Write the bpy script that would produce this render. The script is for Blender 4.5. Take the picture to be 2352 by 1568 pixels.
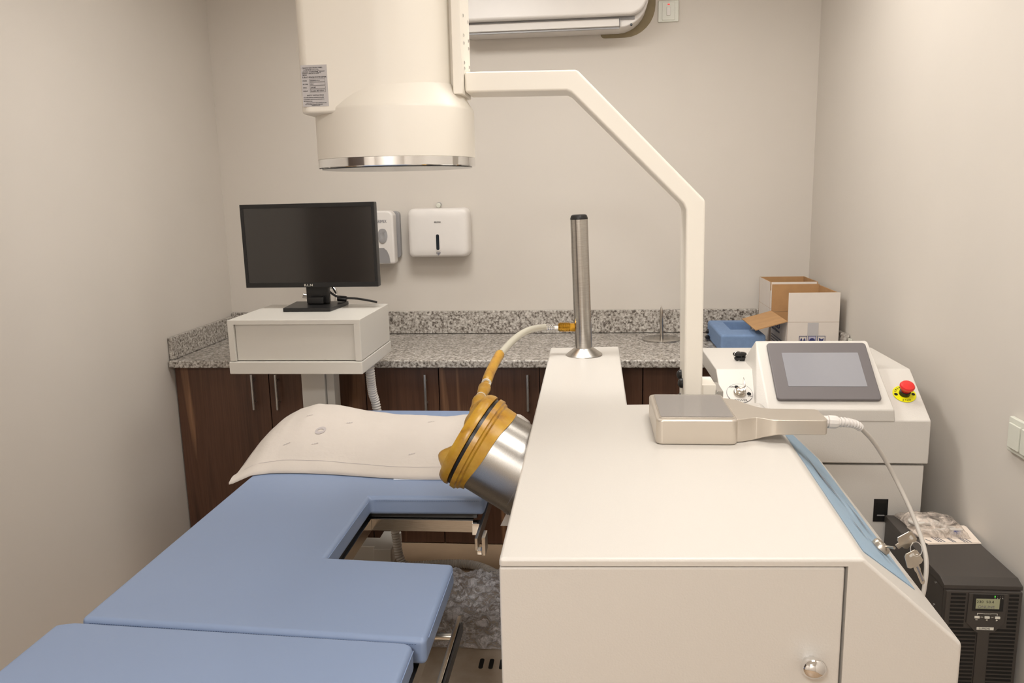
import bpy, bmesh, math, random
from mathutils import Vector, Matrix, noise
random.seed(7)
for o in list(bpy.data.objects): bpy.data.objects.remove(o)
S = bpy.context.scene
C = S.collection
R = math.radians

# ------------------------------------------------------------------ camera
yaw, pitch, roll = R(5.75), R(10.5), R(-1.25)
f = Vector((-math.sin(yaw)*math.cos(pitch), math.cos(yaw)*math.cos(pitch), -math.sin(pitch)))
r0 = Vector((math.cos(yaw), math.sin(yaw), 0)); u0 = r0.cross(f)
rr = math.cos(roll)*r0 + math.sin(roll)*u0; uu = -math.sin(roll)*r0 + math.cos(roll)*u0
cd = bpy.data.cameras.new('camera'); cam = bpy.data.objects.new('camera', cd); C.objects.link(cam)
cd.sensor_width = 36; cd.lens = 28.0; cd.clip_start = .02
m = Matrix((rr, uu, -f)).transposed().to_4x4(); m.translation = (0, 0, 1.55)
cam.matrix_world = m
S.camera = cam

# ------------------------------------------------------------------ world, lamps, exposure
W = bpy.data.worlds.new('world'); S.world = W; W.use_nodes = True
W.node_tree.nodes['Background'].inputs[0].default_value = (.9, .93, 1, 1)
W.node_tree.nodes['Background'].inputs[1].default_value = .3
CEIL = 2.68
PANELS = [(.42, 1.2, 9), (-.55, 2.6, 13), (-.5, -1.0, 44), (.45, 2.7, 2.5)]  # first panel read from highlights, other three unseen and added to brighten the room
def area(loc, size, power, col):
    l = bpy.data.lights.new('panel_light', 'AREA'); l.shape = 'SQUARE'; l.size = size; l.energy = power; l.color = col
    o = bpy.data.objects.new('panel_light', l); C.objects.link(o); o.location = loc
for x, y, p in PANELS: area((x, y, CEIL-.03), .56, p, (1, .99, .975))
S.view_settings.view_transform = 'Standard'; S.view_settings.look = 'None'
S.view_settings.gamma = 1; S.view_settings.use_curve_mapping = False
S.view_settings.exposure = .12

# ------------------------------------------------------------------ materials
def lin(c):
    c = c/255
    return c/12.92 if c <= .04045 else ((c+.055)/1.055)**2.4
def rgb(r, g, b): return (lin(r), lin(g), lin(b), 1)
class MatB:
    def __init__(s, name):
        s.m = bpy.data.materials.new(name); s.m.use_nodes = True
        s.t = s.m.node_tree; s.n = s.t.nodes; s.b = s.n['Principled BSDF']
    def N(s, typ, **kw):
        n = s.n.new(typ)
        for k, v in kw.items(): setattr(n, k, v)
        return n
    def L(s, a, b): s.t.links.new(a, b)
    def coord(s, scale=(1, 1, 1)):
        tc = s.N('ShaderNodeTexCoord'); mp = s.N('ShaderNodeMapping'); mp.inputs['Scale'].default_value = scale
        s.L(tc.outputs['Object'], mp.inputs[0]); return mp.outputs[0]
    def noise(s, vec, scale, detail=3, rough=.5, dist=0):
        n = s.N('ShaderNodeTexNoise'); n.inputs['Scale'].default_value = scale; n.inputs['Detail'].default_value = detail
        n.inputs['Roughness'].default_value = rough; n.inputs['Distortion'].default_value = dist
        s.L(vec, n.inputs['Vector']); return n.outputs['Fac']
    def ramp(s, fac, stops):
        n = s.N('ShaderNodeValToRGB'); e = n.color_ramp.elements
        while len(e) < len(stops): e.new(.5)
        for el, (p, c) in zip(e, stops): el.position = p; el.color = c
        s.L(fac, n.inputs[0]); return n.outputs[0]
    def bump(s, fac, strength, dist=.002):
        n = s.N('ShaderNodeBump'); n.inputs['Strength'].default_value = strength; n.inputs['Distance'].default_value = dist
        s.L(fac, n.inputs['Height']); s.L(n.outputs[0], s.b.inputs['Normal'])
def mat(name, col, rough=.5, metal=0, bump=None, var=None, coat=0, spec=None, sub=None):
    q = MatB(name); q.b.inputs['Base Color'].default_value = col
    q.b.inputs['Roughness'].default_value = rough; q.b.inputs['Metallic'].default_value = metal
    if coat: q.b.inputs['Coat Weight'].default_value = coat; q.b.inputs['Coat Roughness'].default_value = .15
    if spec is not None: q.b.inputs['Specular IOR Level'].default_value = spec
    v = q.coord()
    if bump: q.bump(q.noise(v, bump[0], 2), bump[1], bump[2] if len(bump) > 2 else .001)
    if var:
        d = tuple(c*var[1] for c in col[:3])+(1,)
        q.L(q.ramp(q.noise(v, var[0], 4), [(.3, d), (.7, col)]), q.b.inputs['Base Color'])
    if sub: q.b.inputs['Subsurface Weight'].default_value = sub; q.b.inputs['Subsurface Radius'].default_value = (.01, .006, .002)
    return q.m
M = {}
M['wall'] = mat('wall_paint', rgb(213, 206, 197), .75, bump=(180, .12, .0006), var=(2.2, .97))
M['ceiling'] = mat('ceiling_paint', rgb(236, 232, 226), .8, var=(3, .97))
M['floor'] = mat('floor_vinyl', rgb(178, 152, 124), .42, bump=(90, .15), var=(6, .82))
M['white'] = mat('powder_coat_white', rgb(214, 209, 202), .34, bump=(300, .3, .001))
M['ivory'] = mat('gloss_ivory', rgb(240, 234, 223), .42)
M['trolley'] = mat('powder_coat_grey_white', rgb(214, 210, 202), .35, bump=(500, .1, .0005))
M['abs'] = mat('white_plastic', rgb(226, 221, 216), .35, var=(30, .99))
M['greyabs'] = mat('grey_plastic', rgb(150, 148, 148), .3, var=(30, .97))
M['tint'] = mat('smoked_plastic', rgb(45, 50, 55), .12, var=(30, .9))
M['black'] = mat('black_plastic', rgb(26, 25, 25), .38, bump=(900, .1, .0003))
M['satinblack'] = mat('black_metal_case', rgb(66, 61, 57), .42, bump=(1200, .25, .0003))
M['deep'] = mat('slot_black', rgb(8, 8, 8), .6, var=(60, .8))
M['screen'] = mat('dark_glass', rgb(34, 31, 29), .14, spec=1.0, var=(4, .9))
M['chrome'] = mat('chrome', (.86, .86, .86, 1), .08, 1, var=(8, .96))
M['brass'] = mat('brass', rgb(212, 160, 60), .22, 1, var=(40, .8))
M['oring'] = mat('black_rubber', rgb(22, 18, 18), .35, var=(60, .7))
M['cord'] = mat('grey_cord', rgb(206, 200, 192), .45, var=(60, .95))
M['glaze'] = mat('glossy_grey_screen', rgb(150, 150, 156), .15, var=(6, .95), spec=.7)
M['bezel'] = mat('dark_grey_bezel', rgb(110, 105, 106), .5, bump=(900, .2, .0003))
M['red'] = mat('red_button', rgb(226, 40, 38), .3, coat=.4, var=(40, .95))
M['yellow'] = mat('yellow_disc', rgb(238, 232, 0), .45, var=(60, .96))
M['nickel'] = mat('nickel', (.62, .57, .5, 1), .28, 1, var=(60, .9))
M['led'] = mat('unlit_led', rgb(90, 80, 76), .4, var=(30, .9))
M['silverpaint'] = mat('silver_paint', rgb(205, 196, 184), .30, .55, bump=(700, .08, .0003))
M['foam'] = mat('blue_foam', rgb(120, 146, 184), .85, bump=(500, .5, .0015), var=(60, .9))
M['cardin'] = mat('brown_cardboard', rgb(186, 145, 100), .85, bump=(300, .2), var=(25, .88))
M['cardout'] = mat('white_cardboard', rgb(226, 216, 206), .75, bump=(300, .1), var=(14, .96))
M['ink'] = mat('black_print', rgb(32, 32, 36), .6, var=(90, .8))
M['navy'] = mat('navy_print', rgb(48, 54, 112), .6, var=(90, .85))
M['greyink'] = mat('grey_print', rgb(120, 118, 124), .6, var=(90, .9))
M['whiteink'] = mat('white_print', rgb(232, 228, 216), .5, var=(90, .95))
M['plate'] = mat('silver_label', rgb(194, 190, 190), .4, var=(40, .97))
M['lilac'] = mat('lilac_print', rgb(190, 184, 204), .6, var=(90, .95))
M['paper'] = mat('paper', rgb(236, 222, 208), .7, var=(20, .97))
M['pillow'] = mat('pillow_cotton', rgb(206, 197, 188), .85, bump=(55, .25, .004), var=(9, .965))
M['faint'] = mat('faint_print', rgb(184, 176, 174), .85, var=(90, .97))
M['lining'] = mat('blue_white_cloth', rgb(205, 212, 228), .8, var=(20, .95))
M['lcd'] = mat('lcd_glass', rgb(168, 170, 138), .3, var=(40, .95))
M['olive'] = mat('rough_olive', rgb(150, 136, 108), .9, bump=(80, .5, .004), var=(20, .8))
M['switch'] = mat('switch_plastic', rgb(214, 214, 202), .3, var=(30, .98))
M['vga'] = mat('blue_connector', rgb(50, 70, 140), .35, var=(60, .8))
M['door'] = mat('brown_door', rgb(74, 56, 44), .4, var=(7, .8))
M['stitch'] = mat('stitch_thread', rgb(92, 110, 142), .8, var=(200, .8))
# blue vinyl
M['vinyl'] = mat('blue_vinyl', rgb(140, 158, 190), .42, bump=(8, .08, .01), var=(1.6, .95))
# decal
M['decal'] = mat('light_blue_decal', rgb(206, 230, 248), .5, var=(9, .94))
# brushed steel
def steel(name, col, rough, sc):
    q = MatB(name); q.b.inputs['Metallic'].default_value = 1
    v = q.coord(sc); n = q.noise(v, 40, 3)
    q.L(q.ramp(n, [(.3, tuple(c*.82 for c in col)+(1,)), (.7, col+(1,))]), q.b.inputs['Base Color'])
    q.b.inputs['Roughness'].default_value = rough; q.bump(n, .06, .0005); return q.m
M['steel'] = steel('brushed_steel', (.60, .575, .54), .26, (1, 1, 14))
M['headsteel'] = steel('head_steel', (.52, .50, .47), .30, (12, 1, 12))
M['railsteel'] = steel('rail_steel', (.58, .54, .49), .22, (1, 12, 12))
M['handle'] = steel('satin_handle', (.62, .62, .62), .35, (9, 9, 1))
# stainless base plate with fingerprints
q = MatB('stainless_plate'); q.b.inputs['Metallic'].default_value = .35
q.L(q.ramp(q.noise(q.coord(), 9, 5, .6), [(.3, rgb(196, 176, 152)), (.75, rgb(226, 214, 198))]), q.b.inputs['Base Color'])
q.b.inputs['Roughness'].default_value = .34; M['plate_steel'] = q.m
# granite
q = MatB('granite'); v = q.coord()
n1 = q.noise(v, 95, 3, .6); n2 = q.noise(v, 38, 2, .5)
a = q.ramp(n1, [(.34, rgb(92, 86, 80)), (.43, rgb(146, 138, 130)), (.52, rgb(184, 178, 170)), (.66, rgb(214, 209, 202))])
b = q.ramp(n2, [(.40, (.78, .77, .76, 1)), (.6, (1, 1, 1, 1))])
mx = q.N('ShaderNodeMixRGB', blend_type='MULTIPLY'); mx.inputs[0].default_value = 1
q.L(a, mx.inputs[1]); q.L(b, mx.inputs[2]); q.L(mx.outputs[0], q.b.inputs['Base Color'])
q.b.inputs['Roughness'].default_value = .16; M['granite'] = q.m
# walnut laminate
q = MatB('walnut_laminate'); v = q.coord((4.2, 4.2, .3))
n1 = q.noise(v, 2.2, 3, .55, .6); v2 = q.coord((60, 60, 2)); n2 = q.noise(v2, 2.5, 4, .6)
a = q.ramp(n1, [(.34, rgb(72, 49, 38)), (.48, rgb(98, 68, 52)), (.57, rgb(92, 63, 47)), (.68, rgb(158, 118, 88))])
b = q.ramp(n2, [(.3, (.74, .72, .70, 1)), (.65, (1, 1, 1, 1))])
mx = q.N('ShaderNodeMixRGB', blend_type='MULTIPLY'); mx.inputs[0].default_value = 1
q.L(a, mx.inputs[1]); q.L(b, mx.inputs[2]); q.L(mx.outputs[0], q.b.inputs['Base Color'])
q.b.inputs['Roughness'].default_value = .38; M['walnut'] = q.m
# amber latex
q = MatB('amber_latex'); v = q.coord()
q.L(q.ramp(q.noise(v, 22, 4, .6), [(.28, rgb(146, 98, 28)), (.45, rgb(190, 142, 44)), (.7, rgb(206, 162, 58))]), q.b.inputs['Base Color'])
q.b.inputs['Roughness'].default_value = .3; q.b.inputs['Subsurface Weight'].default_value = .25
q.b.inputs['Subsurface Radius'].default_value = (.02, .012, .003); q.bump(q.noise(v, 60, 2), .2, .002); M['amber'] = q.m
q = MatB('rust_spot'); q.L(q.ramp(q.noise(q.coord(), 200, 2), [(.3, rgb(110, 60, 24)), (.7, rgb(140, 84, 34))]), q.b.inputs['Base Color']); M['rust'] = q.m
# clear hose, clear plastic, film, glass
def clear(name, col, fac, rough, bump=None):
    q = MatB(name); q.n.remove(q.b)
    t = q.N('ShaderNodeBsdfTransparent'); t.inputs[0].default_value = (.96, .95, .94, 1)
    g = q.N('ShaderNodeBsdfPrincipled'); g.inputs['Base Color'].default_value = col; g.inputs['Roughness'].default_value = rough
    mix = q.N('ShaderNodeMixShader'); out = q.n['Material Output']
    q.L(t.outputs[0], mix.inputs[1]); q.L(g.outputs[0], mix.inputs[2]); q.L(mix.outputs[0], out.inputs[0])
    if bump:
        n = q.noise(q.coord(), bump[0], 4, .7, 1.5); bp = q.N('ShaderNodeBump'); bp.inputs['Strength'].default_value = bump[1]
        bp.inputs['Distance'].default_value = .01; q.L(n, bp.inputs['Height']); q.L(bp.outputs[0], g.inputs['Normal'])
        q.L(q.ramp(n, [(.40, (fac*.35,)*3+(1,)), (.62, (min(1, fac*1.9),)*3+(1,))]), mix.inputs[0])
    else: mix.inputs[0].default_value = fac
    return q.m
M['clearhose'] = clear('clear_hose', rgb(205, 200, 184), .75, .12)
M['bag'] = clear('clear_bag', rgb(220, 206, 194), .5, .2, (16, .45))
M['film'] = clear('stretch_film', rgb(236, 233, 236), .5, .1, (26, 1))  # white streaks in the opacity are painted highlights
M['window'] = clear('clear_acrylic', rgb(176, 172, 168), .34, .06)
# lit things
def emit(name, col, st):
    q = MatB(name); q.b.inputs['Base Color'].default_value = col
    q.b.inputs['Emission Color'].default_value = col; q.b.inputs['Emission Strength'].default_value = st; return q.m
M['lamp'] = emit('lit_diffuser', (1, .95, .88, 1), 6)
M['green'] = emit('green_led', rgb(90, 230, 70), 1.2)
M['neon'] = emit('red_neon', rgb(240, 40, 40), .7)

# ------------------------------------------------------------------ mesh helpers
def weigh(o):
    w = o.modifiers.new('weighted', 'WEIGHTED_NORMAL'); w.keep_sharp = True; w.weight = 80
def finish(name, bm, material, parent=None, bevel=0, seg=3, smooth=38, rng=None):
    if bevel:
        bm.normal_update()
        ed = [e for e in bm.edges if len(e.link_faces) == 2 and e.calc_face_angle(0) > R(28)]
        bmesh.ops.bevel(bm, geom=ed, offset=bevel, segments=seg, profile=.5, affect='EDGES', clamp_overlap=True)
    bmesh.ops.recalc_face_normals(bm, faces=bm.faces)
    me = bpy.data.meshes.new(name); bm.to_mesh(me); bm.free()
    for p in me.polygons: p.use_smooth = True
    me.set_sharp_from_angle(angle=R(smooth))
    me.materials.append(M[material])
    o = bpy.data.objects.new(name, me); C.objects.link(o)
    if bevel: weigh(o)
    if parent: attach(o, parent)
    return o
def attach(o, parent):
    o.parent = parent
    if parent.type == 'EMPTY': o.matrix_parent_inverse = Matrix.Translation(-parent.location)
def thing(name, label, cat, loc, group=None):
    o = bpy.data.objects.new(name, None); C.objects.link(o); o.location = loc; o.empty_display_size = .05
    o['label'] = label; o['category'] = cat
    if group: o['group'] = group
    return o
def tag(o, label, cat, group=None):
    o['label'] = label; o['category'] = cat
    if group: o['group'] = group
    return o
def struct(o): o['kind'] = 'structure'; return o
def quadbox(bm, x0, x1, y0, y1, z0, z1, mt=None):
    vs = [bm.verts.new((x, y, z)) for x in (x0, x1) for y in (y0, y1) for z in (z0, z1)]
    for i in ((0, 1, 3, 2), (4, 6, 7, 5), (0, 4, 5, 1), (2, 3, 7, 6), (0, 2, 6, 4), (1, 5, 7, 3)): bm.faces.new([vs[k] for k in i])
    if mt: bmesh.ops.transform(bm, matrix=mt, verts=vs)
    return vs
def box(name, x0, x1, y0, y1, z0, z1, material, parent=None, bevel=.002, mt=None, seg=2):
    bm = bmesh.new(); quadbox(bm, x0, x1, y0, y1, z0, z1, mt)
    return finish(name, bm, material, parent, bevel, seg)
def prism_bm(bm, pts, h, mt=None):
    """polygon in local XY, extruded 0..h along local Z"""
    lo = [bm.verts.new((x, y, 0)) for x, y in pts]; hi = [bm.verts.new((x, y, h)) for x, y in pts]
    n = len(pts); bm.faces.new(lo[::-1]); bm.faces.new(hi)
    for i in range(n): bm.faces.new((lo[i], lo[(i+1) % n], hi[(i+1) % n], hi[i]))
    if mt: bmesh.ops.transform(bm, matrix=mt, verts=lo+hi)
def prism(name, pts, h, mt, material, parent=None, bevel=0, seg=3):
    bm = bmesh.new(); prism_bm(bm, pts, h, mt); return finish(name, bm, material, parent, bevel, seg)
XZ = lambda y: Matrix(((1, 0, 0, 0), (0, 0, 1, y), (0, 1, 0, 0), (0, 0, 0, 1)))   # local (x,y,h) -> world (x, y0+h, y)
YZ = lambda x: Matrix(((0, 0, 1, x), (1, 0, 0, 0), (0, 1, 0, 0), (0, 0, 0, 1)))   # local (y,z,h) -> world
XY = lambda z: Matrix.Translation((0, 0, z))
def rounded(x0, x1, y0, y1, r, n=5):
    rs = r if isinstance(r, (list, tuple)) else (r,)*4
    out = []
    for (cx, cy, a, q) in ((x0, y0, 180, rs[0]), (x1, y0, 270, rs[1]), (x1, y1, 0, rs[2]), (x0, y1, 90, rs[3])):
        if q <= 0: out.append((cx, cy)); continue
        px = cx+q if cx == x0 else cx-q; py = cy+q if cy == y0 else cy-q
        for k in range(n+1):
            t = R(a+90*k/n); out.append((px+q*math.cos(t), py+q*math.sin(t)))
    return out
def frame(o, z, x=None):
    z = Vector(z).normalized(); x = Vector(x) if x else (Vector((1, 0, 0)) if abs(z.x) < .9 else Vector((0, 1, 0)))
    y = z.cross(x).normalized(); x = y.cross(z)
    mt = Matrix((x, y, z)).transposed().to_4x4(); mt.translation = Vector(o); return mt
def lathe_bm(bm, prof, mt, n=32, cap=True):
    rings = []
    for r, z in prof:
        rings.append([bm.verts.new(mt @ Vector((max(r, 1e-5)*math.cos(2*math.pi*k/n), max(r, 1e-5)*math.sin(2*math.pi*k/n), z))) for k in range(n)])
    for a, b in zip(rings, rings[1:]):
        for k in range(n): bm.faces.new((a[k], a[(k+1) % n], b[(k+1) % n], b[k]))
    if cap: bm.faces.new(rings[0][::-1]); bm.faces.new(rings[-1])
def lathe(name, prof, mt, material, parent=None, n=32, smooth=38):
    bm = bmesh.new(); lathe_bm(bm, prof, mt, n); return finish(name, bm, material, parent, 0, 3, smooth)
def spline(pts, k=6):
    P = [Vector(p) for p in pts]; out = []
    for i in range(len(P)-1):
        a, b, c, d = P[max(i-1, 0)], P[i], P[i+1], P[min(i+2, len(P)-1)]
        for j in range(k):
            t = j/k
            out.append(.5*((2*b)+(c-a)*t+(2*a-5*b+4*c-d)*t*t+(3*b-a-3*c+d)*t**3))
    out.append(P[-1]); return out
def tube_bm(bm, P, rad, n=12):
    """rad: number or function of 0..1"""
    rf = rad if callable(rad) else (lambda t: rad)
    L = [0]
    for a, b in zip(P, P[1:]): L.append(L[-1]+(b-a).length)
    up = None; rings = []
    for i, p in enumerate(P):
        d = (P[min(i+1, len(P)-1)]-P[max(i-1, 0)]).normalized()
        if up is None: up = d.orthogonal().normalized()
        up = (up-d*up.dot(d)).normalized(); s = d.cross(up); r = rf(L[i]/L[-1])
        rings.append([bm.verts.new(p+r*(math.cos(2*math.pi*k/n)*up+math.sin(2*math.pi*k/n)*s)) for k in range(n)])
    for a, b in zip(rings, rings[1:]):
        for k in range(n): bm.faces.new((a[k], a[(k+1) % n], b[(k+1) % n], b[k]))
    bm.faces.new(rings[0][::-1]); bm.faces.new(rings[-1])
def tube(name, pts, rad, material, parent=None, k=6, n=12, smooth=60):
    bm = bmesh.new(); tube_bm(bm, spline(pts, k) if k > 1 else [Vector(p) for p in pts], rad, n)
    return finish(name, bm, material, parent, 0, 3, smooth)
def text(name, s, size, o, x, y, material, parent, align='LEFT', depth=.0004, sx=1):
    """flat lettering: origin o, reading direction x, up direction y"""
    cu = bpy.data.curves.new('t', 'FONT'); cu.body = s; cu.size = size; cu.align_x = align; cu.extrude = depth; cu.resolution_u = 3
    t = bpy.data.objects.new('t', cu); C.objects.link(t)
    me = bpy.data.meshes.new_from_object(t.evaluated_get(bpy.context.evaluated_depsgraph_get()))
    bpy.data.objects.remove(t); bpy.data.curves.remove(cu)
    x = Vector(x).normalized(); y = Vector(y).normalized(); z = x.cross(y)
    mt = Matrix((x, y, z)).transposed().to_4x4(); mt.translation = Vector(o)
    me.transform(mt @ Matrix.Diagonal((sx, 1, 1, 1)))
    me.name = name; me.materials.clear(); me.materials.append(M[material])
    ob = bpy.data.objects.new(name, me); C.objects.link(ob); attach(ob, parent); return ob
def cut(o, boxes):
    o.modifiers.clear()
    for b in boxes:
        bm = bmesh.new(); quadbox(bm, *b); bmesh.ops.recalc_face_normals(bm, faces=bm.faces)
        me = bpy.data.meshes.new('c'); bm.to_mesh(me); bm.free()
        c = bpy.data.objects.new('c', me); C.objects.link(c)
        md = o.modifiers.new('b', 'BOOLEAN'); md.object = c; md.operation = 'DIFFERENCE'; md.solver = 'EXACT'
        new = bpy.data.meshes.new_from_object(o.evaluated_get(bpy.context.evaluated_depsgraph_get()))
        o.modifiers.clear(); o.data = new; bpy.data.objects.remove(c)
    for p in o.data.polygons: p.use_smooth = True
    o.data.set_sharp_from_angle(angle=R(38)); weigh(o)

# ------------------------------------------------------------------ the room
XL, XR, YB, YF = -1.866, 1.05, 3.965, -1.7
struct(box('floor', XL-.1, XR+.1, YF-.1, YB+.1, -.1, 0, 'floor', None, 0))
struct(box('ceiling', XL-.1, XR+.1, YF-.1, YB+.1, CEIL, CEIL+.1, 'ceiling', None, 0))
struct(box('wall_left', XL-.1, XL, YF-.1, YB+.1, 0, CEIL, 'wall', None, 0))
struct(box('wall_right', XR, XR+.1, YF-.1, YB+.1, 0, CEIL, 'wall', None, 0))
struct(box('wall_back', XL, XR, YB, YB+.1, 0, CEIL, 'wall', None, 0))
struct(box('wall_front', XL, XR, YF-.1, YF, 0, CEIL, 'wall', None, 0))
d = struct(box('door_1', XL+.001, XL+.04, .25, 1.38, .01, 2.05, 'door', None, .003))
tube('door_handle', [(XL+.041, .35, 1.03), (XL+.1, .35, 1.03), (XL+.1, .43, 1.03), (XL+.1, .47, 1.03)], .011, 'black', d, 3)
for i, (x, y, p) in enumerate(PANELS):
    t = thing('ceiling_light', ['square lit ceiling panel above the white cabinet', 'added unseen ceiling panel above the pillow end of the table, brightening the back wall', 'added unseen ceiling panel behind the camera, giving frontal light', 'added unseen ceiling panel above the control console, brightening the back of the room'][i], 'ceiling light', (x, y, CEIL-.02), 'ceiling panels')
    bm = bmesh.new()
    for a in ((-.3, .3, -.3, -.285), (-.3, .3, .285, .3), (-.3, -.285, -.285, .285), (.285, .3, -.285, .285)): quadbox(bm, x+a[0], x+a[1], y+a[2], y+a[3], CEIL-.022, CEIL-.001)
    finish('frame', bm, 'abs', t); box('diffuser', x-.284, x+.284, y-.284, y+.284, CEIL-.015, CEIL-.004, 'lamp', t, 0)

# ------------------------------------------------------------------ worktop and base cabinets
FY = 3.332
t = thing('granite_worktop', 'speckled grey granite worktop with upstand along the back wall', 'worktop', (-.4, 3.6, .822))
box('slab', XL+.004, XR-.004, 3.283, 3.942, .823, .857, 'granite', t, .006, seg=3)
box('upstand', XL+.004, XR-.004, 3.943, 3.963, .858, .972, 'granite', t, .003)
box('upstand', XL+.004, XL+.024, 3.30, 3.942, .858, .958, 'granite', t, .003)
box('upstand', XR-.024, XR-.004, 3.30, 3.942, .858, .958, 'granite', t, .003)
units = [([(XL+.005, -1.428), (-1.426, -.988)], [-1.493, -1.384], 'walnut base cabinet with two doors beside the left wall'),
         ([(-.986, -.661)], [-.715], 'narrow walnut base cabinet with a single door left of the clear hose'),
         ([(-.659, -.221), (-.219, .218)], [-.270, -.165], 'walnut base cabinet with two doors behind the upright steel post'),
         ([(.220, .632), (.634, XR-.005)], [.57, .70], 'walnut base cabinet in the corner behind the control console')]
for doors, hs, lab in units:
    xa, xb = doors[0][0], doors[-1][1]
    t = thing('base_cabinet', lab, 'cabinet', ((xa+xb)/2, 3.6, 0), 'walnut base cabinets')
    box('carcass', xa+.001, xb-.001, FY+.02, 3.94, 0, .821, 'walnut', t, 0)
    for (a, b), hx in zip(doors, hs):
        d = box('door', a+.001, b-.001, FY, FY+.019, .004, .818, 'walnut', t, .0012)
        bm = bmesh.new()
        tube_bm(bm, [Vector((hx, FY-.03, .79)), Vector((hx, FY-.03, .63))], .0062, 10)
        for z in (.76, .66): tube_bm(bm, [Vector((hx, FY+.001, z)), Vector((hx, FY-.03, z))], .005, 8)
        finish('handle', bm, 'handle', d)

# ------------------------------------------------------------------ things on the back wall
t = thing('air_conditioner', 'white split air conditioner high on the back wall', 'air conditioner', (-.15, YB, 2.26))
bp = rounded(-.60, .262, 2.274, 2.56, (.05, .13, .03, .03), 8)
prism('body', bp, .155, XZ(3.808), 'abs', t, .006)
fp = rounded(-.60, .255, 2.318, 2.555, (.03, .08, .03, .03), 8)
prism('front_panel', fp, .05, XZ(3.752), 'abs', t, .012, 4)
box('panel_seam', -.58, .20, 3.801, 3.812, 2.306, 2.319, 'greyabs', t, .001)
mt = Matrix.Translation((0, 3.798, 2.29)) @ Matrix.Rotation(R(-14), 4, 'X')
box('louver', -.57, .132, -.006, .006, -.014, .021, 'abs', t, .003, mt)
box('louver_seam', .133, .136, 3.795, 3.81, 2.276, 2.316, 'greyabs', t, 0)
box('louver_gap', -.57, .132, 3.8, 3.81, 2.268, 2.274, 'greyabs', t, 0)
lathe('screw', [(.006, 0), (.006, .003), (.003, .004)], frame((.185, 3.806, 2.283), (0, -1, 0)), 'tint', t, 10)
tag(prism('olive_patch', rounded(.05, .304, 2.258, 2.6, (.02, .14, .02, .02), 8), .0022, XZ(YB-.0026), 'olive'), 'olive plaster patch at the right end of the air conditioner', 'surface')  # thin rough olive sheet lying on the wall
t = thing('isolator_switch', 'square white switch with red neon beside the air conditioner', 'switch', (.363, YB, 2.365))
prism('plate', rounded(.316, .410, 2.318, 2.412, .004), .008, XZ(YB-.009), 'switch', t, .0025)
prism('inner_plate', rounded(.334, .392, 2.326, 2.404, .003), .003, XZ(YB-.0125), 'switch', t, .001)
prism('rocker', rounded(.354, .372, 2.345, 2.382, .003), .005, XZ(YB-.017), 'abs', t, .0015)
prism('neon', rounded(.358, .368, 2.392, 2.396, .001), .002, XZ(YB-.015), 'neon', t)
t = thing('paper_towel_dispenser', 'wide white paper towel dispenser with slot window on the back wall', 'dispenser', (-.74, YB, 1.25))
prism('back_plate', rounded(-.875, -.60, 1.262, 1.48, .02), .03, XZ(YB-.031), 'abs', t, .004)
bm = bmesh.new()
nx, nz = 20, 12; x0, x1, z0, z1 = -.892, -.588, 1.252, 1.489
pts = rounded(x0, x1, z0, z1, (.022, .03, .03, .03), 6)
# gently bowed cover: stacked outlines shrinking to the front
rings = []
cx, cz = (x0+x1)/2, (z0+z1)/2
for yy, sx, sz in ((YB-.028, 1, 1), (YB-.07, .995, .997), (YB-.095, .975, .985), (YB-.107, .93, .955), (YB-.113, .84, .88), (YB-.1145, .6, .6), (YB-.115, .2, .2)):
    rings.append([bm.verts.new((cx+(x-cx)*sx, yy, cz+(z-cz)*sz)) for x, z in pts])
for a, b in zip(rings, rings[1:]):
    for k in range(len(a)): bm.faces.new((a[k], a[(k+1) % len(a)], b[(k+1) % len(a)], b[k]))
bm.faces.new(rings[-1]); bm.faces.new(rings[0][::-1])
finish('cover', bm, 'abs', t, 0, 3, 50)
prism('window_rim', rounded(-.7505, -.7275, 1.282, 1.369, .011), .004, XZ(YB-.118), 'abs', t, .001)
prism('window', rounded(-.7475, -.7325, 1.288, 1.364, .0072), .003, XZ(YB-.1195), 'tint', t)
text('brand_print', 'BRIMIX', .0105, (-.738, YB-.1165, 1.419), (1, 0, 0), (0, 0, 1), 'ink', t, 'CENTER')
prism('arrow_print', [(-.75, 1.276), (-.728, 1.276), (-.728, 1.273), (-.735, 1.271), (-.735, 1.264), (-.739, 1.26), (-.743, 1.264), (-.743, 1.271), (-.75, 1.273)], .001, XZ(YB-.1165), 'greyink', t)
t = thing('wall_hook', 'small grey stub above the paper towel dispenser', 'hook', (-.745, YB, 1.5))
lathe('stem', [(.011, 0), (.011, .018), (.008, .022)], frame((-.747, YB-.001, 1.506), (0, -1, 0)), 'greyabs', t, 14)
lathe('knob', [(.012, 0), (.012, .008), (.009, .011)], frame((-.747, YB-.024, 1.503), (0, -1, -.3)), 'switch', t, 14)
t = thing('soap_dispenser', 'white soap dispenser with grey push lever half hidden by the monitor', 'dispenser', (-1.02, YB, 1.22))
prism('back_plate', rounded(-1.115, -.945, 1.245, 1.478, .02), .03, XZ(YB-.031), 'greyabs', t, .004)
prism('cover', rounded(-1.11, -.96, 1.222, 1.482, (.01, .012, .03, .03)), .075, XZ(YB-.107), 'abs', t, .012, 4)
lathe('button', [(.032, 0), (.032, .003), (.014, .005), (.012, .004)], frame((-1.015, YB-.107, 1.362), (0, -1, .1)) @ Matrix.Diagonal((.75, 1.15, 1, 1)), 'greyabs', t, 24)
prism('drip_panel', [(-1.09, 1.226), (-.982, 1.226), (-.986, 1.262), (-.997, 1.288), (-1.012, 1.302), (-1.09, 1.302)], .003, XZ(YB-.1095), 'greyabs', t)
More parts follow.
